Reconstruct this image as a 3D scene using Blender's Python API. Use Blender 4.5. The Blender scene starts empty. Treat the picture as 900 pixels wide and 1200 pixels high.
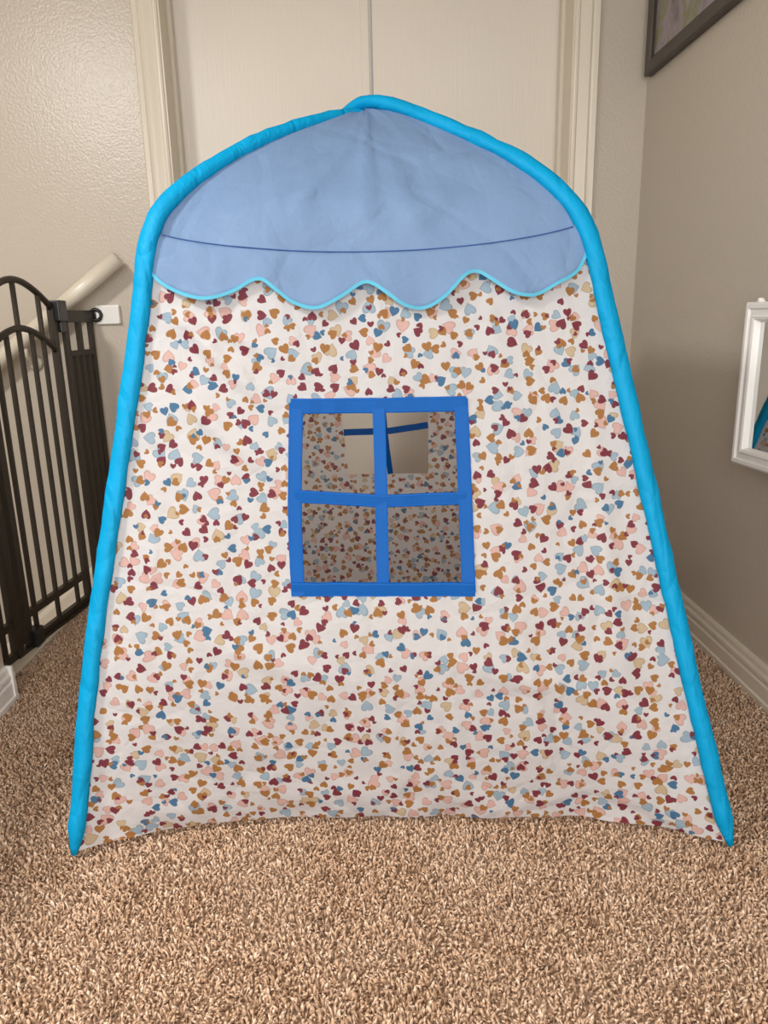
import math
# ---- tent geometry, in the tent's own frame (front faces -y) ----
HW, HD = .604, .600
APEX = (-.055, .0)
ZTOP = 1.382
PROF_L = [(0,0),(.035,.12),(.080,.30),(.146,.503),(.226,.735),(.288,.92),(.325,1.045),(.348,1.100),(.392,1.150),(.50,1.212),(.64,1.273),(.80,1.327),(.92,1.362),(1,ZTOP)]
PROF_R = [(0,0),(.045,.12),(.108,.30),(.178,.503),(.258,.735),(.322,.92),(.366,1.045),(.390,1.095),(.434,1.148),(.53,1.214),(.65,1.272),(.79,1.330),(.90,1.366),(1,ZTOP)]
def _cr(p0,p1,p2,p3,t):
    return tuple(.5*((2*b)+(-a+c)*t+(2*a-5*b+4*c-d)*t*t+(-a+3*b-3*c+d)*t**3) for a,b,c,d in zip(p0,p1,p2,p3))
def _tab(pr):
    T=[]
    for i in range(len(pr)-1):
        P=lambda k: pr[min(max(k,0),len(pr)-1)]
        for j in range(12): T.append(_cr(P(i-1),P(i),P(i+1),P(i+2),j/12))
    T.append(pr[-1]); return T
_T={'l':_tab(PROF_L),'r':_tab(PROF_R)}
def s_of_z(z,c='fl'):
    if z<=0: return 0
    T=_T[c[1]]
    for a,b in zip(T,T[1:]):
        if b[1]>=z:
            return a[0]+(b[0]-a[0])*(z-a[1])/max(1e-6,b[1]-a[1])
    return 1.
CORN={'fl':(-HW,-HD),'fr':(HW,-HD),'br':(HW,HD),'bl':(-HW,HD)}
def pole(c,z):
    s=s_of_z(z,c); x,y=CORN[c]
    return (x+(APEX[0]-x)*s, y+(APEX[1]-y)*s, z)
def inset(z):       # hem of the fabric swings in between the pole feet
    return .085*max(0,1-z/.42)**2
def surf(side,t,z,off=0.):
    a,b=side; A=pole(a,z); B=pole(b,z)
    dx,dy=CORN[b][0]-CORN[a][0],CORN[b][1]-CORN[a][1]; L=math.hypot(dx,dy); nx,ny=dy/L,-dx/L   # outward
    k=4*t*(1-t); o=off-inset(z)*min(1,k*1.6)
    return (A[0]+(B[0]-A[0])*t+nx*o, A[1]+(B[1]-A[1])*t+ny*o, z)
import bpy, bmesh, random
import numpy as np
from mathutils import Vector, Matrix, noise
random.seed(7)
sc = bpy.context.scene
COL = sc.collection
sc.view_settings.view_transform = 'Standard'; sc.view_settings.look = 'None'
sc.view_settings.gamma = 1; sc.view_settings.use_curve_mapping = False
sc.view_settings.exposure = 0.0
PI = math.pi

# ------------------------------------------------------------------ helpers
def srgb(r, g, b):
    f = lambda c: (c/255/12.92 if c/255 <= .04045 else ((c/255+.055)/1.055)**2.4)
    return (f(r), f(g), f(b), 1)
def link(o, parent=None):
    COL.objects.link(o)
    if parent: o.parent = parent
    return o
def tag(o, label=None, cat=None, group=None, kind=None):
    if label: o['label'] = label
    if cat: o['category'] = cat
    if group: o['group'] = group
    if kind: o['kind'] = kind
    return o
def obj(name, bm, mat, parent=None, smooth=False, label=None, bevel=0):
    bmesh.ops.recalc_face_normals(bm, faces=bm.faces)
    if bevel:
        bmesh.ops.bevel(bm, geom=[e for e in bm.edges if e.calc_face_angle(0) > .5], offset=bevel, segments=2, profile=.6, affect='EDGES')
    me = bpy.data.meshes.new(name); bm.to_mesh(me); bm.free()
    if mat: me.materials.append(mat)
    if smooth:
        for p in me.polygons: p.use_smooth = True
    o = link(bpy.data.objects.new(name, me), parent)
    if label: o['label'] = label
    return o
def empty(name, loc=(0, 0, 0), rz=0):
    o = bpy.data.objects.new(name, None); o.location = loc; o.rotation_euler = (0, 0, rz); o.empty_display_size = .1
    return link(o)
def bx(bm, x0, x1, y0, y1, z0, z1):
    v = [bm.verts.new(p) for p in ((x0,y0,z0),(x1,y0,z0),(x1,y1,z0),(x0,y1,z0),(x0,y0,z1),(x1,y0,z1),(x1,y1,z1),(x0,y1,z1))]
    for f in ((0,3,2,1),(4,5,6,7),(0,1,5,4),(1,2,6,5),(2,3,7,6),(3,0,4,7)): bm.faces.new([v[i] for i in f])
def tube(bm, pts, r, n=12, r2=None, ref=None, cap=True):
    """swept tube; r may be a function of the index; r2 makes it elliptical, ref = wide axis"""
    pts = [Vector(p) for p in pts]; rings = []
    for i, p in enumerate(pts):
        d = (pts[min(i+1, len(pts)-1)] - pts[max(i-1, 0)]).normalized()
        a = Vector(ref) if ref is not None else (Vector((0,0,1)) if abs(d.z) < .9 else Vector((0,1,0)))
        u = (a - d*a.dot(d)).normalized(); v = d.cross(u)
        ra = r(i) if callable(r) else r; rb = (r2(i) if callable(r2) else r2) if r2 else ra
        rings.append([bm.verts.new(p + u*ra*math.cos(2*PI*k/n) + v*rb*math.sin(2*PI*k/n)) for k in range(n)])
    for a, b in zip(rings, rings[1:]):
        for k in range(n): bm.faces.new((a[k], a[(k+1) % n], b[(k+1) % n], b[k]))
    if cap: bm.faces.new(rings[0][::-1]); bm.faces.new(rings[-1])
def prism(bm, prof, axis_pts):
    """extrude a closed 2-D profile [(a,b)] given as function axis_pts(i)->fn(a,b)->Vector for the two ends"""
    A = [bm.verts.new(axis_pts(0)(a, b)) for a, b in prof]; B = [bm.verts.new(axis_pts(1)(a, b)) for a, b in prof]
    n = len(prof)
    for k in range(n): bm.faces.new((A[k], A[(k+1) % n], B[(k+1) % n], B[k]))
    bm.faces.new(A[::-1]); bm.faces.new(B)

# ------------------------------------------------------------------ materials
class NT:
    def __init__(s, name):
        s.m = bpy.data.materials.new(name); s.m.use_nodes = True; s.t = s.m.node_tree
        s.b = s.t.nodes['Principled BSDF']; s.out = s.t.nodes['Material Output']
    def n(s, typ, **kw):
        o = s.t.nodes.new(typ)
        for k, v in kw.items(): setattr(o, k, v)
        return o
    def l(s, a, b): s.t.links.new(a, b)
    def set(s, sock, v):
        if hasattr(v, 'is_output') or isinstance(v, bpy.types.NodeSocket): s.l(v, sock)
        else: sock.default_value = v
    def math(s, op, a, b=None, c=None, clamp=False):
        o = s.n('ShaderNodeMath', operation=op); o.use_clamp = clamp
        for i, v in enumerate((a, b, c)):
            if v is not None: s.set(o.inputs[i], v)
        return o.outputs[0]
    def vmath(s, op, a, b=None, out=0):
        o = s.n('ShaderNodeVectorMath', operation=op); s.set(o.inputs[0], a)
        if b is not None: s.set(o.inputs[1], b)
        return o.outputs[out]
    def mix(s, f, a, b):
        o = s.n('ShaderNodeMix', data_type='RGBA'); s.set(o.inputs[0], f); s.set(o.inputs[6], a); s.set(o.inputs[7], b)
        return o.outputs[2]
    def noise(s, co, scale, detail=3, rough=.5, out=0):
        o = s.n('ShaderNodeTexNoise'); s.l(co, o.inputs['Vector']); o.inputs['Scale'].default_value = scale
        o.inputs['Detail'].default_value = detail; o.inputs['Roughness'].default_value = rough
        return o.outputs[out]
    def ramp(s, f, stops, interp='LINEAR'):
        o = s.n('ShaderNodeValToRGB'); s.l(f, o.inputs[0]); cr = o.color_ramp; cr.interpolation = interp
        while len(cr.elements) < len(stops): cr.elements.new(.5)
        for e, (p, c) in zip(cr.elements, stops): e.position = p; e.color = c
        return o.outputs[0]
    def bump(s, h, strength=.3, dist=.01, prev=None):
        o = s.n('ShaderNodeBump'); o.inputs['Strength'].default_value = strength; o.inputs['Distance'].default_value = dist
        s.l(h, o.inputs['Height'])
        if prev: s.l(prev, o.inputs['Normal'])
        return o.outputs[0]
    def obj(s): return s.n('ShaderNodeTexCoord').outputs['Object']
    def uv(s): return s.n('ShaderNodeTexCoord').outputs['UV']

def simple(name, col, rough=.5, metal=0, spec=.5, noise_amt=.06, nscale=8, bump=0, bscale=60, bdist=.002):
    k = NT(name); co = k.obj()
    f = k.noise(co, nscale)
    c2 = tuple(max(0, c*(1-noise_amt)) for c in col[:3])+(1,)
    c1 = tuple(min(1, c*(1+noise_amt)) for c in col[:3])+(1,)
    k.l(k.mix(f, c2, c1), k.b.inputs['Base Color'])
    k.b.inputs['Roughness'].default_value = rough; k.b.inputs['Metallic'].default_value = metal
    k.b.inputs['Specular IOR Level'].default_value = spec
    if bump: k.l(k.bump(k.noise(co, bscale, 3), bump, bdist), k.b.inputs['Normal'])
    return k.m

WALL = simple('painted_plaster', srgb(191, 181, 167), .27, spec=.5, noise_amt=.015, nscale=2, bump=.32, bscale=120, bdist=.004)
CEIL = simple('ceiling_paint', srgb(225, 218, 205), .9, bump=.4, bscale=60, bdist=.004)
TRIM = simple('satin_trim_paint', srgb(214, 205, 188), .28, noise_amt=.015, bump=.08, bscale=14)
WHITE = simple('white_paint', srgb(232, 230, 226), .35, noise_amt=.01)
IRON = simple('bronze_metal', srgb(52, 44, 34), .45, metal=.25, noise_amt=.12, nscale=30)
BLACK = simple('black_plastic', srgb(22, 22, 24), .4, noise_amt=.1)
FRAMEM = simple('dark_wood', srgb(60, 52, 44), .4, noise_amt=.15, nscale=25)

def door_mat():
    k = NT('embossed_door_paint'); co = k.obj()
    mp = k.n('ShaderNodeMapping'); k.l(co, mp.inputs[0]); mp.inputs['Scale'].default_value = (1, 1, .06)
    g = k.noise(mp.outputs[0], 130, 4, .6)
    k.l(k.mix(k.noise(co, 3), srgb(222, 213, 200), srgb(227, 219, 207)), k.b.inputs['Base Color'])
    k.b.inputs['Roughness'].default_value = .36
    k.l(k.bump(g, .45, .0025), k.b.inputs['Normal']); return k.m
DOOR = door_mat()

def carpet_mat(tuft):
    k = NT('carpet_tuft' if tuft else 'carpet_backing'); co = k.n('ShaderNodeNewGeometry')
    pos = co.outputs['Position']
    big = k.noise(pos, 5, 3)
    if tuft:
        r = co.outputs['Random Per Island']
        c = k.ramp(r, [(0, srgb(120, 88, 64)), (.16, srgb(180, 144, 114)), (.6, srgb(208, 174, 144)), (.85, srgb(222, 190, 162)), (1, srgb(240, 216, 192))])
    else:
        c = k.ramp(k.noise(pos, 220, 2), [(.3, srgb(90, 66, 48)), (.7, srgb(168, 134, 104))])
    c = k.mix(k.ramp(big, [(.35, (0,0,0,1)), (.7, (.16,.16,.16,1))]), c, srgb(240, 220, 200))
    k.l(c, k.b.inputs['Base Color']); k.b.inputs['Roughness'].default_value = .9; k.b.inputs['Specular IOR Level'].default_value = .15
    k.b.inputs['Sheen Weight'].default_value = .15
    return k.m
TUFT = carpet_mat(True); BACKING = carpet_mat(False)

def fabric_finish(k, color, trans=.3, weave=.25, glow=0, crease=.5):
    uv = k.uv()
    cr = k.noise(uv, 9, 4, .55); cr2 = k.noise(uv, 38, 3, .6)
    b = k.bump(cr, crease, .014); b = k.bump(cr2, .35, .004, b)
    wv = k.vmath('ADD', uv, k.vmath('MULTIPLY', k.noise(uv, 3.5, 2, out=1), (.16, .16, 0)))     # soft packing folds
    for sc_, st_ in ((5.2, .55), (11., .3)):
        v = k.n('ShaderNodeTexVoronoi'); v.voronoi_dimensions = '2D'; v.feature = 'DISTANCE_TO_EDGE'
        k.l(wv, v.inputs['Vector']); v.inputs['Scale'].default_value = sc_
        b = k.bump(k.math('MINIMUM', v.outputs['Distance'], .09), st_, .035/sc_*5, b)
    d = k.n('ShaderNodeBsdfDiffuse'); k.set(d.inputs[0], color); k.l(b, d.inputs['Normal'])
    t = k.n('ShaderNodeBsdfTranslucent'); k.set(t.inputs[0], k.mix(glow, color, (.93, .92, .92, 1)) if glow else color); k.l(b, t.inputs['Normal'])
    m = k.n('ShaderNodeMixShader'); m.inputs[0].default_value = trans
    k.l(d.outputs[0], m.inputs[1]); k.l(t.outputs[0], m.inputs[2])
    g = k.n('ShaderNodeBsdfGlossy'); g.inputs['Roughness'].default_value = .55; k.l(b, g.inputs['Normal'])
    m2 = k.n('ShaderNodeMixShader'); m2.inputs[0].default_value = weave*.07
    k.l(m.outputs[0], m2.inputs[1]); k.l(g.outputs[0], m2.inputs[2])
    k.t.nodes.remove(k.b); k.l(m2.outputs[0], k.out.inputs[0])
    return k.m

def plain_fabric(name, rgb, trans=.25, var=.05):
    k = NT(name); uv = k.uv()
    a = tuple(c*(1-var) for c in srgb(*rgb)[:3])+(1,); b = tuple(min(1, c*(1+var)) for c in srgb(*rgb)[:3])+(1,)
    return fabric_finish(k, k.mix(k.noise(uv, 14, 3), a, b), trans)

def print_mat():
    """white cotton with a scatter of little hearts and sprigs in five colours"""
    k = NT('printed_cotton'); uv = k.uv()
    base = k.mix(k.noise(uv, 6, 2), srgb(239, 239, 241), srgb(243, 243, 246))
    def layer(base, per_m, shift, size, cols, rand=.8, outline=False, sprig=False, skip=0.):
        p = k.vmath('MULTIPLY', k.vmath('ADD', uv, (shift, shift*1.7, 0)), (per_m, per_m, 0))
        v = k.n('ShaderNodeTexVoronoi'); v.voronoi_dimensions = '2D'; v.feature = 'F1'
        k.l(p, v.inputs['Vector']); v.inputs['Scale'].default_value = 1; v.inputs['Randomness'].default_value = rand
        loc = k.vmath('SUBTRACT', p, v.outputs['Position'])
        sep = k.n('ShaderNodeSeparateColor'); k.l(v.outputs['Color'], sep.inputs[0])
        rot = k.n('ShaderNodeVectorRotate', rotation_type='Z_AXIS'); k.l(loc, rot.inputs['Vector'])
        k.l(k.math('MULTIPLY', sep.outputs[0], 6.283), rot.inputs['Angle'])
        sx = k.n('ShaderNodeSeparateXYZ'); k.l(rot.outputs[0], sx.inputs[0])
        r = k.math('MULTIPLY_ADD', sep.outputs[1], size*.45, size*.72)          # radius in cell units
        x = k.math('DIVIDE', sx.outputs[0], r); y = k.math('DIVIDE', sx.outputs[1], r)
        ax = k.math('ABSOLUTE', x)
        if sprig:   # two short leaves meeting in a v
            u = k.math('SUBTRACT', k.math('MULTIPLY', ax, .80), k.math('MULTIPLY', y, .60))
            w = k.math('ADD', k.math('MULTIPLY', ax, .60), k.math('MULTIPLY', y, .80))
            w = k.math('SUBTRACT', w, .35)
            q = k.math('ADD', k.math('POWER', k.math('DIVIDE', u, .42), 2), k.math('POWER', k.math('DIVIDE', w, .75), 2))
        else:       # heart
            yy = k.math('SUBTRACT', k.math('MULTIPLY', y, 1.15), k.math('MULTIPLY', k.math('SQRT', ax), .78))
            yy = k.math('ADD', yy, .25)
            q = k.math('ADD', k.math('MULTIPLY', x, x), k.math('MULTIPLY', yy, yy))
        mask = k.math('LESS_THAN', q, 1.0)
        if skip: mask = k.math('MULTIPLY', mask, k.math('GREATER_THAN', sep.outputs[1], skip))
        c = k.ramp(sep.outputs[2], cols, 'CONSTANT')
        if outline:
            rim = k.math('GREATER_THAN', q, .66)
            dark = k.mix(.35, c, srgb(120, 100, 80))
            c = k.mix(k.math('MULTIPLY', rim, .8), c, dark)
        return k.mix(mask, base, c)
    PINK, LB, BEI = srgb(240, 198, 190), srgb(172, 200, 220), srgb(222, 200, 165)
    MUS, MAR, TEAL = srgb(184, 126, 58), srgb(134, 36, 58), srgb(64, 124, 168)
    c = layer(base, 28, .13, .29, [(0, PINK), (.48, LB), (.84, BEI)], outline=True)
    c = layer(c, 32, 4.31, .262, [(0, MUS), (.50, MAR), (.86, TEAL)], rand=.85)
    c = layer(c, 30, 9.77, .205, [(0, MAR), (.36, MUS), (.86, TEAL)], rand=.9, sprig=True)
    return fabric_finish(k, c, .54, glow=.25, crease=.7)
PRINT = print_mat()
ROOF = plain_fabric('periwinkle_polyester', (120, 148, 186), .2, .03)
SLEEVE = plain_fabric('cyan_binding', (0, 152, 205), .1, .14)
CYAN = plain_fabric('pale_cyan_edging', (92, 178, 208), .1)
RIBBON = plain_fabric('royal_blue_ribbon', (0, 86, 166), .06, .04)
THREAD = plain_fabric('stitching_thread', (64, 92, 160), .05)

# ------------------------------------------------------------------ room
XR, YB, XG = .979, 2.76, -1.06
def struct(name, bm, m, **k): o = obj(name, bm, m, **k); o['kind'] = 'structure'; return o
b = bmesh.new(); bx(b, XG, XR+.12, -1.6, YB+.3, -.2, -.013); struct('floor', b, BACKING)
b = bmesh.new(); bx(b, XR, XR+.12, -1.6, YB+.16, -.02, 2.44); struct('wall_right', b, WALL)
b = bmesh.new(); bx(b, -2.9, XR+.12, -1.6, YB+.3, 2.44, 2.54); struct('ceiling', b, CEIL)
# back wall with the closet opening
DX0, DX1, DZ = -.648, .733, 2.06
b = bmesh.new()
bx(b, -2.9, DX0, YB, YB+.16, -2.2, 2.44); bx(b, DX1, XR, YB, YB+.16, 0, 2.44); bx(b, DX0, DX1, YB, YB+.16, DZ, 2.44)
struct('wall_back', b, WALL)
b = bmesh.new(); bx(b, -3.0, -2.9, -1.6, YB+.16, -2.2, 2.44); struct('wall_left', b, WALL)
# closet doors, flush with the far side of the wall
for n, (x0, x1, lab) in enumerate(((DX0+.004, .052, 'l'), (.058, DX1-.004, 'r'))):
    b = bmesh.new(); bx(b, x0, x1, YB+.15, YB+.185, .012, DZ-.004)
    d = struct('door_%d' % (n+1), b, DOOR, bevel=.002)
    if n == 0:
        b = bmesh.new(); bx(b, .018, .046, YB+.141, YB+.15, .02, DZ-.006); obj('meeting_strip', b, DOOR, d, bevel=.003)
# casing: moulded profile
CP = [(0,0),(0,.010),(.006,.013),(.012,.013),(.016,.009),(.024,.011),(.040,.016),(.050,.018),(.058,.014),(.064,.018),(.078,.020),(.082,.016),(.082,0)]
def casing(name, fn): b = bmesh.new(); prism(b, CP, fn); return struct(name, b, TRIM)
casing('trim_1', lambda i: (lambda a, o: Vector((DX0+.006-a, YB-o, (0, DZ+.07)[i]))))
casing('trim_2', lambda i: (lambda a, o: Vector((DX1-.006+a, YB-o, (0, DZ+.07)[i]))))
casing('trim_3', lambda i: (lambda a, o: Vector(((DX0-.076, DX1+.076)[i], YB-o, DZ-.006+a))))
b = bmesh.new(); bx(b, DX0-.001, DX0+.012, YB-.004, YB+.15, 0, DZ); bx(b, DX0+.012, DX0+.024, YB+.105, YB+.14, 0, DZ)
bx(b, DX1-.012, DX1+.001, YB-.004, YB+.15, 0, DZ); bx(b, DX1-.024, DX1-.012, YB+.105, YB+.14, 0, DZ); bx(b, DX0, DX1, YB-.004, YB+.15, DZ-.012, DZ+.001)
struct('trim_4', b, TRIM)
# baseboards
BP = [(0,-.013),(0,.093),(.005,.093),(.008,.086),(.009,.074),(.013,.066),(.013,.056),(.010,.050),(.014,.044),(.014,.010),(.018,.006),(.018,-.013)]
def board(name, fn, m=TRIM): b = bmesh.new(); prism(b, BP, fn); return struct(name, b, m)
board('baseboard_right', lambda i: (lambda o, z: Vector((XR-o, (-1.6, YB)[i], z))))
board('baseboard_back', lambda i: (lambda o, z: Vector(((DX1+.076, XR)[i], YB-o, z))))
board('baseboard_landing', lambda i: (lambda o, z: Vector(((XG, DX0-.076)[i], YB-o, z))))
# low wall beside the stair opening, in front of the gate
b = bmesh.new(); bx(b, -1.13, -.962, .55, 1.79, -.013, .84)
lw = struct('wall_stair', b, WALL)
b = bmesh.new(); bx(b, -1.145, -.947, .535, 1.805, .84, .868); struct('trim_5', b, TRIM, bevel=.004)
b = bmesh.new(); prism(b, BP, lambda i: (lambda o, z: Vector((-.962+o, (.55, 1.79)[i], z))))
prism(b, BP, lambda i: (lambda o, z: Vector(((-1.1, -.944)[i], 1.79+o, z)))); struct('baseboard_stair', b, WHITE)
# landing edge strip under the gate
b = bmesh.new(); bx(b, -1.06, -1.012, 1.81, 2.742, -.013, .0); struct('trim_6', b, TRIM, bevel=.003)
# stairs going down to the left + skirt board
b = bmesh.new()
for i in range(7):
    x1 = XG - .235*i; bx(b, x1-.26, x1, .55, YB-.02, -.2*(i+1)-.4, -.2*(i+1))
st = bmesh.ops; stairs = struct('floor_stairs', b, BACKING)
sl = math.tan(math.radians(40))
b = bmesh.new()
SK = [(0,-.30),(0,.012),(.006,.012),(.010,.004),(.014,-.012),(.014,-.30)]
prism(b, SK, lambda i: (lambda o, z: Vector(((XG-.02, XG-1.75)[i], YB-o, z-.0+((-.0), -1.73*sl)[i]+.03))))
struct('trim_7', b, TRIM)

# ------------------------------------------------------------------ carpet pile (uncountable: one object)
def carpet():
    rng = np.random.default_rng(3); sp = .0050
    xs = np.arange(-1.055, .962, sp); ys = np.arange(.30, 2.742, sp)
    gx, gy = np.meshgrid(xs, ys); n = gx.size
    px = gx.ravel()+rng.uniform(-.5, .5, n)*sp*1.2; py = gy.ravel()+rng.uniform(-.5, .5, n)*sp*1.2
    keep = ~((px < -.942) & (py < 1.81)) & ~((px < -1.01) & (py > 1.8)) & (px < .960)
    keep &= ~((py > 2.736))
    # bare speckles between tufts
    keep &= rng.random(n) > .10
    px, py = px[keep], py[keep]; n = px.size
    hgt = np.minimum(.0125, rng.uniform(.0070, .0130, n)*(1+.18*np.sin(px*19+3*np.sin(py*11))*np.sin(py*23+2*np.sin(px*9))))
    def fld(a, b2, c, d): return np.sin(px*a+2.1*np.sin(py*b2+c)+d)*np.sin(py*a*1.13+2.3*np.sin(px*b2*1.2+d)+c)
    g1 = fld(92, 61, .3, 1.7)+.6*fld(171, 120, 2.2, .4); g2 = fld(70, 88, 4.1, 3.3)+.6*fld(203, 90, 1.2, 5.)
    gap = np.minimum(1, np.abs(g1)/.20); gap2 = np.minimum(1, np.abs(g2)/.14)
    hgt = hgt*(.25+.75*gap)*(.45+.55*gap2)
    R = rng.uniform(.0019, .0036, n); th = rng.uniform(0, 2*PI, n); ln = rng.uniform(.1, 1, n)**.7*.010; la = rng.uniform(-1.3, 1.3, n)+3.2*(g1+g2)
    V = np.zeros((n, 7, 3))
    for k in range(3):
        a = th+2*PI*k/3
        V[:, k, 0] = px+R*.8*np.cos(a); V[:, k, 1] = py+R*.8*np.sin(a); V[:, k, 2] = -.0135
        a2 = a+.7
        V[:, 3+k, 0] = px+ln*.5*np.cos(la)+R*np.cos(a2); V[:, 3+k, 1] = py+ln*.5*np.sin(la)+R*np.sin(a2); V[:, 3+k, 2] = hgt*.66-.0125
    V[:, 6, 0] = px+ln*np.cos(la); V[:, 6, 1] = py+ln*np.sin(la); V[:, 6, 2] = hgt-.0125
    F = []
    for k in range(3):
        j = (k+1) % 3
        F += [(k, j, 3+j), (k, 3+j, 3+k), (3+k, 3+j, 6)]
    F = np.array(F); idx = (F[None]+(np.arange(n)*7)[:, None, None]).reshape(-1)
    me = bpy.data.meshes.new('carpet_pile'); me.vertices.add(n*7); me.vertices.foreach_set('co', V.reshape(-1))
    nf = idx.size//3; me.loops.add(idx.size); me.loops.foreach_set('vertex_index', idx.astype(np.int32))
    me.polygons.add(nf); me.polygons.foreach_set('loop_start', np.arange(0, idx.size, 3, dtype=np.int32))
    me.update(calc_edges=True); me.materials.append(TUFT)
    o = link(bpy.data.objects.new('carpet_pile', me))
    tag(o, 'tan and brown speckled shaggy carpet pile covering the floor', 'carpet', kind='stuff')
carpet()

# ------------------------------------------------------------------ play tent
tent = empty('play_tent', (.0605, 1.758, .0035), math.radians(-1.9))
tag(tent, 'child play tent with printed white walls, periwinkle scalloped roof and bright blue edges', 'play tent')
SIDES = {'front': ('fl', 'fr'), 'back': ('br', 'bl'), 'left': ('bl', 'fl'), 'right': ('fr', 'br')}
CREASES = [((.04,.99),(.30,.79),.006,.012),((.08,.97),(.36,.86),.004,.010),((.05,.90),(.24,.70),.004,.014),((.10,.82),(.33,.66),.003,.012),
           ((.30,.46),(.27,.05),.002,.006),((.497,.45),(.50,.05),.003,.005),((.72,.46),(.76,.06),.003,.007),((.93,.9),(.87,.1),.003,.02),
           ((.08,.75),(.09,.05),.003,.008),((.60,.40),(.61,.06),.002,.005),((.50,.98),(.50,.82),.003,.006),((.15,.40),(.45,.30),.003,.02),((.55,.36),(.9,.25),.003,.02)]
def wr(side, t, z):
    sd = {'f': 0, 'b': 31, }.get(side[0][0], 0) + (17 if side[0] in ('bl', 'fr') and side[1][0] != side[0][0] else 0)
    edge = min(1, 12*t, 12*(1-t))
    v = .0065*noise.noise(Vector((t*5+sd, z*5, 1.3))) + .002*noise.noise(Vector((t*16+sd, z*13, 4.1)))
    v += .0022*noise.noise(Vector((t*34+sd, z*3.2, 8.1)))                  # vertical puckers
    low = max(0, 1-z/.16)
    v += .012*low*noise.noise(Vector((t*15+sd, z*22, 7.7)))                # rumpled hem
    for (a, b2, amp, w) in CREASES:
        ax, az = a; bx_, bz = b2; dx, dz = bx_-ax, bz-az; L2 = dx*dx+dz*dz
        q = ((t-ax)*dx+(z-az)*dz)/L2
        if -.05 < q < 1.05:
            d = math.hypot(t-ax-q*dx, z-az-q*dz); v += 2.6*amp*math.exp(-(d/w)**2)*math.sin(PI*min(1, max(0, q)))
    return v*edge
def S(side, t, z, off=0):
    return Vector(surf(side, t, z, off+wr(side, t, z)))
def grid_part(name, mat, rows, uvf, parent, skip=None, thick=0, smooth=True, label=None):
    """rows: list of lists of Vectors -> one sheet mesh with uv"""
    bm = bmesh.new(); uvl = bm.loops.layers.uv.new('UVMap'); V = [[bm.verts.new(p) for p in r] for r in rows]
    for i in range(len(rows)-1):
        for j in range(len(rows[0])-1):
            if skip and skip(i, j): continue
            ij = ((i, j), (i, j+1), (i+1, j+1), (i+1, j))
            try: f = bm.faces.new([V[a][c] for a, c in ij])
            except ValueError: continue
            for lp, (a, c) in zip(f.loops, ij): lp[uvl].uv = uvf(a, c)
    for v in [v for v in bm.verts if not v.link_faces]: bm.verts.remove(v)
    me = bpy.data.meshes.new(name); bm.to_mesh(me); bm.free(); me.materials.append(mat)
    if smooth:
        for p in me.polygons: p.use_smooth = True
    o = link(bpy.data.objects.new(name, me), parent)
    if label: o['label'] = label
    if thick:
        s = o.modifiers.new('thick', 'SOLIDIFY'); s.thickness = thick; s.offset = 0
    return o
def width(side, z):
    A, B = Vector(pole(side[0], z)), Vector(pole(side[1], z)); return (A-B).length
def uvof(side, t, z, si): return ((t-.5)*width(side, z)+si*3.1, z*1.02)
def seam_z(t): return 1.103-.043*min(1, 4*t*(1-t))**.8

FT, FB = .797, .474
def fwl(z): return .337+.010*max(0, (.64-z)/.165)**1.5*.9
def fwr(z): return .6655-.019*((FT-z)/.323)
def bwl(z): return .350+.024*(FT-z)/.323
def bwr(z): return .646-.028*(FT-z)/.323
WIN = {'front': (FB, FT, fwl, fwr), 'back': (.474, .775, bwl, bwr)}
lin = lambda a, b, n: [a+(b-a)*i/n for i in range(n+1)]
def body_panel(key, si):
    side = SIDES[key]
    zb, zt, wl, wrr = WIN.get(key, (FB, FT, lambda z: .34, lambda z: .66))
    fr = key == 'front'
    n1, n2, n3 = (34, 24, 22) if fr else (14, 10, 8)
    zs = [z for z in lin(.003, zb, n1)] + lin(zb, zt, n2)[1:] + lin(zt, 1., n3)[1:]
    m1, m2 = (34, 30) if fr else (12, 10)
    rows, tz = [], []
    for i, z in enumerate(zs + ['s']):
        zz = z if z != 's' else 1.
        ts = lin(.004, wl(zz), m1) + lin(wl(zz), wrr(zz), m2)[1:] + lin(wrr(zz), .996, m1)[1:]
        if z == 's': tz.append([(t, seam_z(t)-.002) for t in ts])
        elif i == 0: tz.append([(t, zz+.004*noise.noise(Vector((t*11, si, 0)))+.006*min(1, 4*t*(1-t)*2)*0) for t in ts])
        else: tz.append([(t, zz) for t in ts])
    # add three rows between z=1 and the seam
    last = tz[-1]; prev = tz[-2]
    extra = [[(a[0], a[1]+(c[1]-a[1])*q/4) for a, c in zip(prev, last)] for q in (1, 2, 3)]
    tz = tz[:-1]+extra+[last]
    rows = [[S(side, t, z) for t, z in r] for r in tz]
    skip = (lambda i, j: n1 <= i < n1+n2 and m1 <= j < m1+m2) if key in WIN else None
    return grid_part('wall_panel', PRINT, rows, lambda a, c: uvof(side, *tz[a][c], si), tent, skip)
RCR = [((.49,1.07),(.50,1.37),.010,.012),((.30,1.10),(.46,1.32),.007,.014),((.12,1.11),(.45,1.20),.006,.012),((.55,1.08),(.80,1.22),.007,.02),((.2,1.20),(.40,1.28),-.006,.014),((.62,1.07),(.55,1.3),.006,.02),((.36,1.07),(.33,1.22),.006,.014)]
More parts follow.
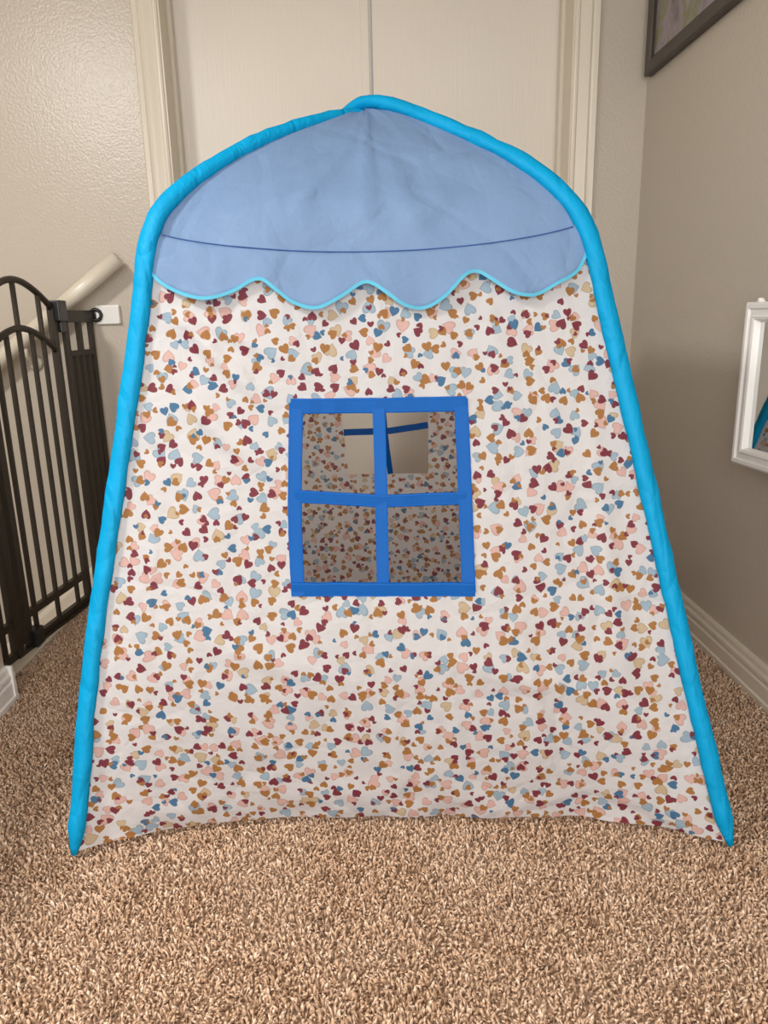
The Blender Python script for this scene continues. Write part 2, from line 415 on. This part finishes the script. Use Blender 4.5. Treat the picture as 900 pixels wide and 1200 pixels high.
def roof_panel(key, si):
    side = SIDES[key]; N = 26 if key == 'front' else 14; M = 44 if key == 'front' else 18
    tz = []
    for i in range(N+1):
        q = i/N
        tz.append([(t, seam_z(t)+(1.381-seam_z(t))*q) for t in lin(.004, .996, M)])
    def P(t, z):
        p = S(side, t, z)
        # cloth between the arches sags a touch, with a ridge crease up the middle
        k = 4*t*(1-t); q = (z-1.06)/.32
        n = Vector(surf(side, .5, 1.1, 1))-Vector(surf(side, .5, 1.1, 0))
        ridge = .006*math.exp(-((t-.497)/.02)**2)*max(0, math.sin(PI*min(1, max(0, q))))
        fold = .013*noise.noise(Vector((t*6, z*12, si*5+2)))+.003*noise.noise(Vector((t*18+z*14, z*9, si*5)))
        for (a, c, amp, w) in RCR:
            ax, az = a; dx, dz = c[0]-ax, c[1]-az; L2 = dx*dx+dz*dz; g = ((t-ax)*dx+(z-az)*dz)/L2
            if 0 < g < 1: fold += 1.5*amp*math.exp(-(math.hypot(t-ax-g*dx, z-az-g*dz)/w)**2)*math.sin(PI*g)
        return p+n*(ridge+fold*k)-Vector((0, 0, .006*k*(1-q)))*0
    rows = [[P(t, z) for t, z in r] for r in tz]
    return grid_part('roof_panel', ROOF, rows, lambda a, c: uvof(side, *tz[a][c], si), tent)
SC = [(0.013,1.035),(0.041,1.015),(0.09,.995),(0.146,.986),(0.2,.997),(0.242,1.015),(0.265,1.015),(0.293,.998),(0.33,.976),(0.379,.966),(0.431,.984),(0.479,1.007),(0.501,1.005),(0.533,.987),(0.568,.967),(0.608,.962),(0.652,.98),(0.705,1.017),(0.733,1.021),(0.759,1.008),(0.801,.985),(0.847,.98),(0.898,.998),(0.95,1.019),(0.985,1.052)]
def scallop_z(t):
    if t <= SC[0][0]: return SC[0][1]+(SC[0][0]-t)*1.5
    if t >= SC[-1][0]: return SC[-1][1]
    for i in range(len(SC)-1):
        a, c = SC[i], SC[i+1]
        if c[0] >= t:
            P = lambda k: SC[min(max(k, 0), len(SC)-1)]
            q = (t-a[0])/(c[0]-a[0]); m0 = (c[1]-P(i-1)[1])/(c[0]-P(i-1)[0]); m1 = (P(i+2)[1]-a[1])/(P(i+2)[0]-a[0]); h = c[0]-a[0]
            return (2*q**3-3*q*q+1)*a[1]+(q**3-2*q*q+q)*h*m0+(-2*q**3+3*q*q)*c[1]+(q**3-q*q)*h*m1
def valance(key, si):
    side = SIDES[key]; M = 110 if key == 'front' else 60; N = 9; flip = key in ('back',)
    tz = []
    ts = lin(.006, .990, M)
    for i in range(N+1):
        tz.append([(t, seam_z(t)+(scallop_z(t)-seam_z(t))*i/N) for t in ts])
    def off(t, i):
        q = i/N; e = min(1, 10*t, 10*(1-t))
        return .003+e*(.010*q+.006*q*math.sin(t*24+1.2)**2+.004*q*noise.noise(Vector((t*9, q*2, si))))
    rows = [[Vector(surf(side, t, z, off(t, i)+.4*wr(side, t, z))) for t, z in r] for i, r in enumerate(tz)]
    v = grid_part('valance', ROOF, rows, lambda a, c: uvof(side, *tz[a][c], si), tent, thick=.0008)
    # bound edge: a narrow folded tape following the scallops
    bm = bmesh.new(); uvl = bm.loops.layers.uv.new('UVMap')
    n = (Vector(surf(side, .5, 1., 1))-Vector(surf(side, .5, 1., 0))).normalized()
    path = rows[-1]; rings = []
    for i, p in enumerate(path):
        d = (path[min(i+1, M)]-path[max(i-1, 0)]).normalized(); u = d.cross(n).normalized()
        if u.z < 0: u = -u
        rings.append([bm.verts.new(p+u*a+n*c) for a, c in ((-.0028, -.001), (-.0028, .0016), (.0032, .0016), (.0032, -.0014))])
    for a, c in zip(rings, rings[1:]):
        for k in range(4): bm.faces.new((a[k], a[(k+1) % 4], c[(k+1) % 4], c[k]))
    obj('edging', bm, CYAN, v, smooth=False)
    bm = bmesh.new()
    tube(bm, [Vector(surf(side, t, seam_z(t)-.001, .0046+.4*wr(side, t, seam_z(t)))) for t in lin(.03, .97, 60)], .0008, 6)
    obj('stitching', bm, THREAD, v, smooth=True)
def ribbon(name, pts, w0, side, parent, lift=.0022, label=None, si=0):
    """flat tape of width w0 sewn on the panel; pts = (t, z) centre line"""
    cl = []
    for (a, c) in zip(pts, pts[1:]):
        n = 14
        for q in range(n): cl.append((a[0]+(c[0]-a[0])*q/n, a[1]+(c[1]-a[1])*q/n))
    cl.append(pts[-1])
    bm = bmesh.new(); rings = []
    nv = (Vector(surf(side, .5, .6, 1))-Vector(surf(side, .5, .6, 0))).normalized()
    P = [S(side, *p) for p in cl]
    for i, p in enumerate(P):
        d = (P[min(i+1, len(P)-1)]-P[max(i-1, 0)]).normalized(); u = d.cross(nv).normalized()
        w = w0*(1+.05*noise.noise(Vector((i*.35, pts[0][0]*9, si))))
        rings.append([bm.verts.new(p+u*a*w/2+nv*c) for a, c in ((-1, -lift), (-1, lift*.8), (-.8, lift), (.8, lift), (1, lift*.8), (1, -lift))])
    for a, c in zip(rings, rings[1:]):
        for k in range(6): bm.faces.new((a[k], a[(k+1) % 6], c[(k+1) % 6], c[k]))
    bm.faces.new(rings[0][::-1]); bm.faces.new(rings[-1])
    o = obj(name, bm, RIBBON, parent, label=label)
    bm = bmesh.new()
    for sgn in (-1, 1):
        tube(bm, [p+(P[min(i+1, len(P)-1)]-P[max(i-1, 0)]).normalized().cross(nv).normalized()*sgn*w0*.40+nv*(lift+.0001) for i, p in enumerate(P)], .0005, 4)
    obj('stitching', bm, STITCH, o)
    return o
STITCH = plain_fabric('light_stitching', (24, 104, 190), .05)
def window(key, panel, si):
    side = SIDES[key]; zb, zt, wl, wrr = WIN[key]
    zc = zb+(zt-zb)*(.49 if key == 'front' else .465); tm = .499 if key == 'front' else .485
    mid = lambda f: [(f(z), z) for z in lin(zb-.008, zt+.008, 6)]
    W = .0245
    if key == 'front':
        ribbon('window_post', mid(wl), W, side, panel, .0024); ribbon('window_post', mid(wrr), W, side, panel, .0024)
        ribbon('window_centre_bar', [(tm+.002, zt), (tm, zc), (tm-.003, zb)], .0225, side, panel, .0020)
        ribbon('window_cross_bar', [(wl(zc), zc+.010), (tm, zc-.002), (wrr(zc), zc-.001)], .0225, side, panel, .0028)
        ribbon('window_rail', [(wl(zt)-.010, zt+.002), (tm, zt-.001), (wrr(zt)+.010, zt-.001)], .0265, side, panel, .0032)
        ribbon('window_rail', [(wl(zb)-.010, zb+.003), (tm, zb-.001), (wrr(zb)+.011, zb-.004)], .0265, side, panel, .0032)
    else:
        ribbon('window_centre_bar', [(tm+.022, zt), (tm+.016, zc), (tm+.004, zb)], .017, side, panel, .0020)
        ribbon('window_cross_bar', [(wl(zc), zc+.016), (tm, zc), (wrr(zc), zc-.003)], .019, side, panel, .0028)
        ribbon('window_rail', [(wl(zt)-.01, zt+.005), (wrr(zt)+.01, zt+.005)], .020, side, panel, .0032)
for si, key in enumerate(('front', 'back', 'left', 'right')):
    pn = body_panel(key, si); roof_panel(key, si); valance(key, si)
    if key in WIN: window(key, pn, si)
# pole sleeves: two long fabric tubes crossing over the top
def sleeve(c0, c1, lift, seed):
    def half(c):
        zs = lin(0, .98, 60)+lin(.98, 1.381, 44)[1:]
        return [Vector(pole(c, z)) for z in zs]
    A, B = half(c0), half(c1)
    pts = A+[Vector((APEX[0], APEX[1], ZTOP+.004))]+B[::-1]
    out = []
    for p in pts:
        q = max(0, (p.z-1.29)/.09); out.append(p+Vector((0, 0, lift*min(1, q)**3)))
    # relax the crown so that the tube runs over it smoothly
    m = len(A)
    for _ in range(6):
        for i in range(m-8, m+10): out[i] = (out[i-1]+out[i+1]+out[i]*2)/4
    pts = out
    dirv = (Vector(CORN[c1])-Vector(CORN[c0])).normalized(); side = Vector((-dirv.y, dirv.x, 0))
    bm = bmesh.new()
    def ra(i):
        z = pts[i].z; e = min(i, len(pts)-1-i)
        w = .0185+.0025*min(1, max(0, (z-.3)/.8))+.0009*noise.noise(Vector((i*.31, seed, 0)))
        return w*(.35+.65*min(1, e/3))
    def rb(i):
        e = min(i, len(pts)-1-i); return (.0150+.0014*noise.noise(Vector((i*.43, seed+4, 0))))*(.35+.65*min(1, e/3))
    tube(bm, pts, ra, 16, rb, side)
    uvl = bm.loops.layers.uv.new('UVMap')
    for f in bm.faces:
        for lp in f.loops: lp[uvl].uv = (lp.vert.co.x*2+seed+lp.vert.co.y, lp.vert.co.z)
    bmesh.ops.recalc_face_normals(bm, faces=bm.faces); bm.normal_update()
    for v in bm.verts:
        if v.co.z < .01: continue
        c = v.co; v.co = c+v.normal*(.0022*noise.noise(Vector((c.x*26+seed, c.y*26, c.z*15)))+.0012*noise.noise(Vector((c.x*70, c.y*70+seed, c.z*50))))
    obj('pole_sleeve', bm, SLEEVE, tent, smooth=True)
    # flat tape under the tube, where the sleeve is sewn to the panels
sleeve('fr', 'bl', .018, 1); sleeve('fl', 'br', -.011, 5)

# ------------------------------------------------------------------ stair gate
gate = empty('safety_gate', (-1.0, 2.35, .0))
tag(gate, 'dark bronze metal safety gate with double arched top across the stair opening', 'gate')
P0, P1 = Vector((-1.045, 2.1, 0)), Vector((-.965, 2.766, 0)); GD = (P1-P0).normalized()
def G(y, z, off=0):
    q = (y-2.1)/(2.766-2.1); p = P0+(P1-P0)*q; return Vector((p.x+off, y, z))-Vector(gate.location)
def gbar(bm, y, z0, z1, w=.009, d=.009, tilt=0): 
    a, c = G(y, z0), G(y, z1); n = 6
    v = []
    for p in (a, c):
        v += [bm.verts.new(p+Vector((sx*w, 0, 0))+GD*sy*d) for sx, sy in ((-1,-1),(1,-1),(1,1),(-1,1))]
    for f in ((0,3,2,1),(4,5,6,7),(0,1,5,4),(1,2,6,5),(2,3,7,6),(3,0,4,7)): bm.faces.new([v[i] for i in f])
def grail(bm, y0, y1, z0, z1, w=.009):
    v = []
    for y in (y0, y1):
        for z in (z0, z1):
            for s in (-1, 1): v.append(bm.verts.new(G(y, z)+Vector((s*w, 0, 0))))
    for f in ((0,1,3,2),(4,6,7,5),(0,2,6,4),(1,5,7,3),(0,4,5,1),(2,3,7,6)): bm.faces.new([v[i] for i in f])
def arch(y, ya, yb, zpk, zend, p=2.2):
    m = (ya+yb)/2; k = abs((y-m)/((yb-ya)/2)); k = min(1, k); return zend+(zpk-zend)*(.62*math.sqrt(max(0, 1-(k/1.0)**2.0))*(1-.35*k**6)+.38*(.5+.5*math.cos(PI*k)))
YA, YZ = 2.10, 2.482
b = bmesh.new()
gbar(b, YA, .02, 1.0, .012, .014); gbar(b, YZ, .02, 1.005, .010, .010)
grail(b, YA, YZ, .095, .118); grail(b, YA, YZ, .012, .030)
obj('door_frame', b, IRON, gate, bevel=.0015)
for (zp, ze, nm) in ((1.083, 1.0, 'upper_arch'), (.944, .868, 'lower_arch')):
    b = bmesh.new(); tube(b, [G(y, arch(y, YA, YZ, zp, ze)) for y in lin(YA, YZ, 28)], .010, 10); obj(nm, b, IRON, gate, smooth=True)
for i, y in enumerate((2.157, 2.218, 2.285, 2.350, 2.412)):
    tall = i % 2 == 0
    b = bmesh.new(); gbar(b, y, .02 if tall else .10, arch(y, YA, YZ, *((1.083, 1.0) if tall else (.944, .868))), .0055, .0055)
    obj('bar', b, IRON, gate)
# frame posts and the fixed panels on both sides
for y, w in ((2.045, .015), (2.555, .010)):
    b = bmesh.new(); gbar(b, y, .0, 1.0, w*.8, w); obj('frame_post', b, IRON, gate, bevel=.0015)
b = bmesh.new(); grail(b, 2.03, 2.57, 0, .011, .014); obj('base_rail', b, IRON, gate)
for z0, z1, w in ((.958, .998, .012), (.848, .866, .009), (.095, .118, .009), (0, .022, .009)):
    b = bmesh.new(); grail(b, 2.555, 2.735, z0, z1, w); obj('extension_rail', b, IRON, gate, bevel=.0015)
for y in (2.60, 2.645, 2.69, 2.73):
    b = bmesh.new(); top = .965 if y in (2.645, 2.73) else .86
    gbar(b, y, .0, top, .008, .008); obj('bar', b, IRON, gate)
for z0, z1 in ((.958, .998), (.095, .118), (0, .022)):
    b = bmesh.new(); grail(b, 1.815, 2.045, z0, z1); obj('extension_rail', b, IRON, gate, bevel=.0015)
for y in (1.835, 1.91, 1.98):
    b = bmesh.new(); gbar(b, y, .0, .965, .008, .009); obj('bar', b, IRON, gate)
# latch housing, lower latch and wall bolt
b = bmesh.new(); p = G(2.515, .992); bx(b, p.x-.018, p.x+.022, p.y-.034, p.y+.034, p.z-.030, p.z+.036); bx(b, p.x-.014, p.x+.016, p.y-.012, p.y+.030, p.z-.065, p.z-.03)
obj('latch', b, BLACK, gate, bevel=.004, label='black plastic latch housing')
b = bmesh.new(); p = G(2.125, .03); bx(b, p.x-.014, p.x+.026, p.y-.024, p.y+.030, p.z-.028, p.z+.026); obj('lower_latch', b, BLACK, gate, bevel=.005)
b = bmesh.new(); p = G(2.735, .978)
tube(b, [p+Vector((.002, -.004, 0)), p+Vector((.012, .012, .003))], .010, 10)
bm_t = [p+Vector((.020, .006, .004))+Vector((.0185*math.cos(a), 0, .0185*math.sin(a))) for a in lin(0, 2*PI, 24)]
tube(b, bm_t, .0065, 8, cap=False); obj('wall_bolt', b, BLACK, gate, smooth=True, label='round black wall bolt knob')
# white mounting block on the wall
b = bmesh.new(); bx(b, -.950, -.865, YB-.014, YB, .950, 1.015); bx(b, -.872, -.866, YB-.02, YB-.012, .953, 1.012)
mb = obj('mounting_block', b, WHITE, bevel=.003); tag(mb, 'small white mounting block screwed to the wall behind the black gate bolt', 'mounting block')

# ------------------------------------------------------------------ stair handrail
hr = empty('handrail', (-1.2, YB, .9)); tag(hr, 'painted round wooden handrail sloping down the wall behind the gate', 'handrail')
o0 = Vector(hr.location); hy = 2.69
top = Vector((-.835, hy, 1.168)); sl2 = math.tan(math.radians(36.5))
def H(x): return Vector((x, hy, top.z+(x-top.x)*sl2))
b = bmesh.new(); pts = [H(x)-o0 for x in lin(-2.6, -.835, 10)]
tube(b, pts, .0275, 18); obj('rail', b, TRIM, hr, smooth=True)
for x in (-1.19, -2.0):
    p = H(x)-o0; b = bmesh.new()
    tube(b, [p+Vector((0, 0, -.02)), p+Vector((.0, .005, -.055)), p+Vector((.0, .05, -.085)), p+Vector((0, .068, -.085))], .008, 10)
    tube(b, [p+Vector((0, .058, -.085)), p+Vector((0, .069, -.085))], .026, 16)
    obj('bracket', b, TRIM, hr, smooth=True)

# ------------------------------------------------------------------ picture frame and mirror on the right wall
pf = empty('picture_frame', (XR, 2.36, 1.98)); tag(pf, 'dark brown picture frame hanging high on the right wall', 'picture frame')
def on_right(name, cx_y, z, w, h, fw, d, mat, parent, step=None):
    b = bmesh.new(); L = Vector(parent.location)
    y0, y1, z0, z1 = cx_y-w/2, cx_y+w/2, z-h/2, z+h/2
    prof = step or [(0, 0), (0, d*.8), (.004, d), (fw*.75, d), (fw*.8, d*.72), (fw, d*.6), (fw, 0)]
    ring = []
    for (a, o) in prof:
        ring.append([(Vector((-o, y, zz)) if parent.name == 'wall_mirror' else Vector((XR-o, y, zz))-L) for y, zz in ((y0+a, z0+a), (y1-a, z0+a), (y1-a, z1-a), (y0+a, z1-a))])
    V = [[b.verts.new(p) for p in r] for r in ring]
    for i in range(len(V)):
        j = (i+1) % len(V)
        for k in range(4): b.faces.new((V[i][k], V[i][(k+1) % 4], V[j][(k+1) % 4], V[j][k]))
    return obj(name, b, mat, parent)
on_right('frame', 2.36, 1.98, .72, .55, .048, .026, FRAMEM, pf)
k = NT('floral_print'); co = k.obj()
c = k.ramp(k.noise(co, 9, 3), [(.3, srgb(92, 84, 88)), (.48, srgb(150, 136, 146)), (.58, srgb(120, 122, 78)), (.7, srgb(160, 150, 158))])
k.l(c, k.b.inputs['Base Color']); k.b.inputs['Roughness'].default_value = .2
b = bmesh.new(); bx(b, -.013, -.003, -.322, .322, -.237, .237); obj('picture', b, k.m, pf)
b = bmesh.new()
for (y0, y1, z0, z1) in ((-.322, .322, -.237, -.2335), (-.322, .322, .2335, .237), (-.322, -.3185, -.237, .237), (.3185, .322, -.237, .237)):
    bx(b, -.0165, -.012, y0, y1, z0, z1)
obj('inner_lip', b, WHITE, pf)
MA = math.radians(6); mr = empty('wall_mirror', (XR-.0195, 1.652, .771), MA); tag(mr, 'small white framed mirror hanging low on the right wall', 'mirror')
on_right('frame', 0, 0, .355, .392, .046, .022, WHITE, mr, [(0, 0), (0, .016), (.006, .022), (.014, .022), (.018, .017), (.030, .017), (.034, .022), (.040, .020), (.044, .010), (.046, .006), (.046, 0)])
k = NT('mirror_glass'); k.b.inputs['Metallic'].default_value = 1; k.b.inputs['Roughness'].default_value = .02
k.l(k.mix(k.noise(k.obj(), 2), srgb(225, 228, 228), srgb(232, 234, 234)), k.b.inputs['Base Color'])
b = bmesh.new(); bx(b, -.001, .006, -.17, .17, -.19, .19); obj('backing_board', b, WHITE, mr)
b = bmesh.new(); bx(b, -.006, -.002, -.134, .134, -.153, .153); obj('glass', b, k.m, mr)
b = bmesh.new(); tube(b, [Vector((-.010, .135, .193)), Vector((-.010, .135, .205))], .007, 10); tube(b, [Vector((-.010, .122, .197)), Vector((-.010, .148, .197))], .004, 8); obj('finial', b, WHITE, mr, smooth=True)

# ------------------------------------------------------------------ light
def area(name, loc, rot, sx, sy, power, col):
    L = bpy.data.lights.new(name, 'AREA'); L.shape = 'RECTANGLE'; L.size = sx; L.size_y = sy; L.energy = power; L.color = col
    o = link(bpy.data.objects.new(name, L)); o.location = loc; o.rotation_euler = rot; return o
area('ceiling_lamp', (-1.55, .38, 2.41), (0, 0, 0), .3, .3, 66, (1, .965, .92))
area('front_fill', (.1, -1.55, 1.3), (math.radians(87), 0, 0), 2.6, 2.1, 88, (1, .985, .965))  # broad soft fill added behind the camera, no visible source
w = bpy.data.worlds.new('world'); sc.world = w; w.use_nodes = True
w.node_tree.nodes['Background'].inputs[0].default_value = (1, .975, .94, 1); w.node_tree.nodes['Background'].inputs[1].default_value = .34

# ------------------------------------------------------------------ camera (phone held at .95 m, tipped down 15 degrees)
cam = bpy.data.cameras.new('camera'); co_ = link(bpy.data.objects.new('camera', cam)); sc.camera = co_
cam.sensor_fit = 'VERTICAL'; cam.sensor_height = 24; cam.lens = 24*867/1200; cam.clip_start = .05
R = Matrix(((.99940,.02805,-.02032),(-.02677,.25319,-.96705),(-.02198,.96701,.25379)))
co_.matrix_world = Matrix.Translation((0, 0, .95)) @ R.to_quaternion().to_matrix().to_4x4()
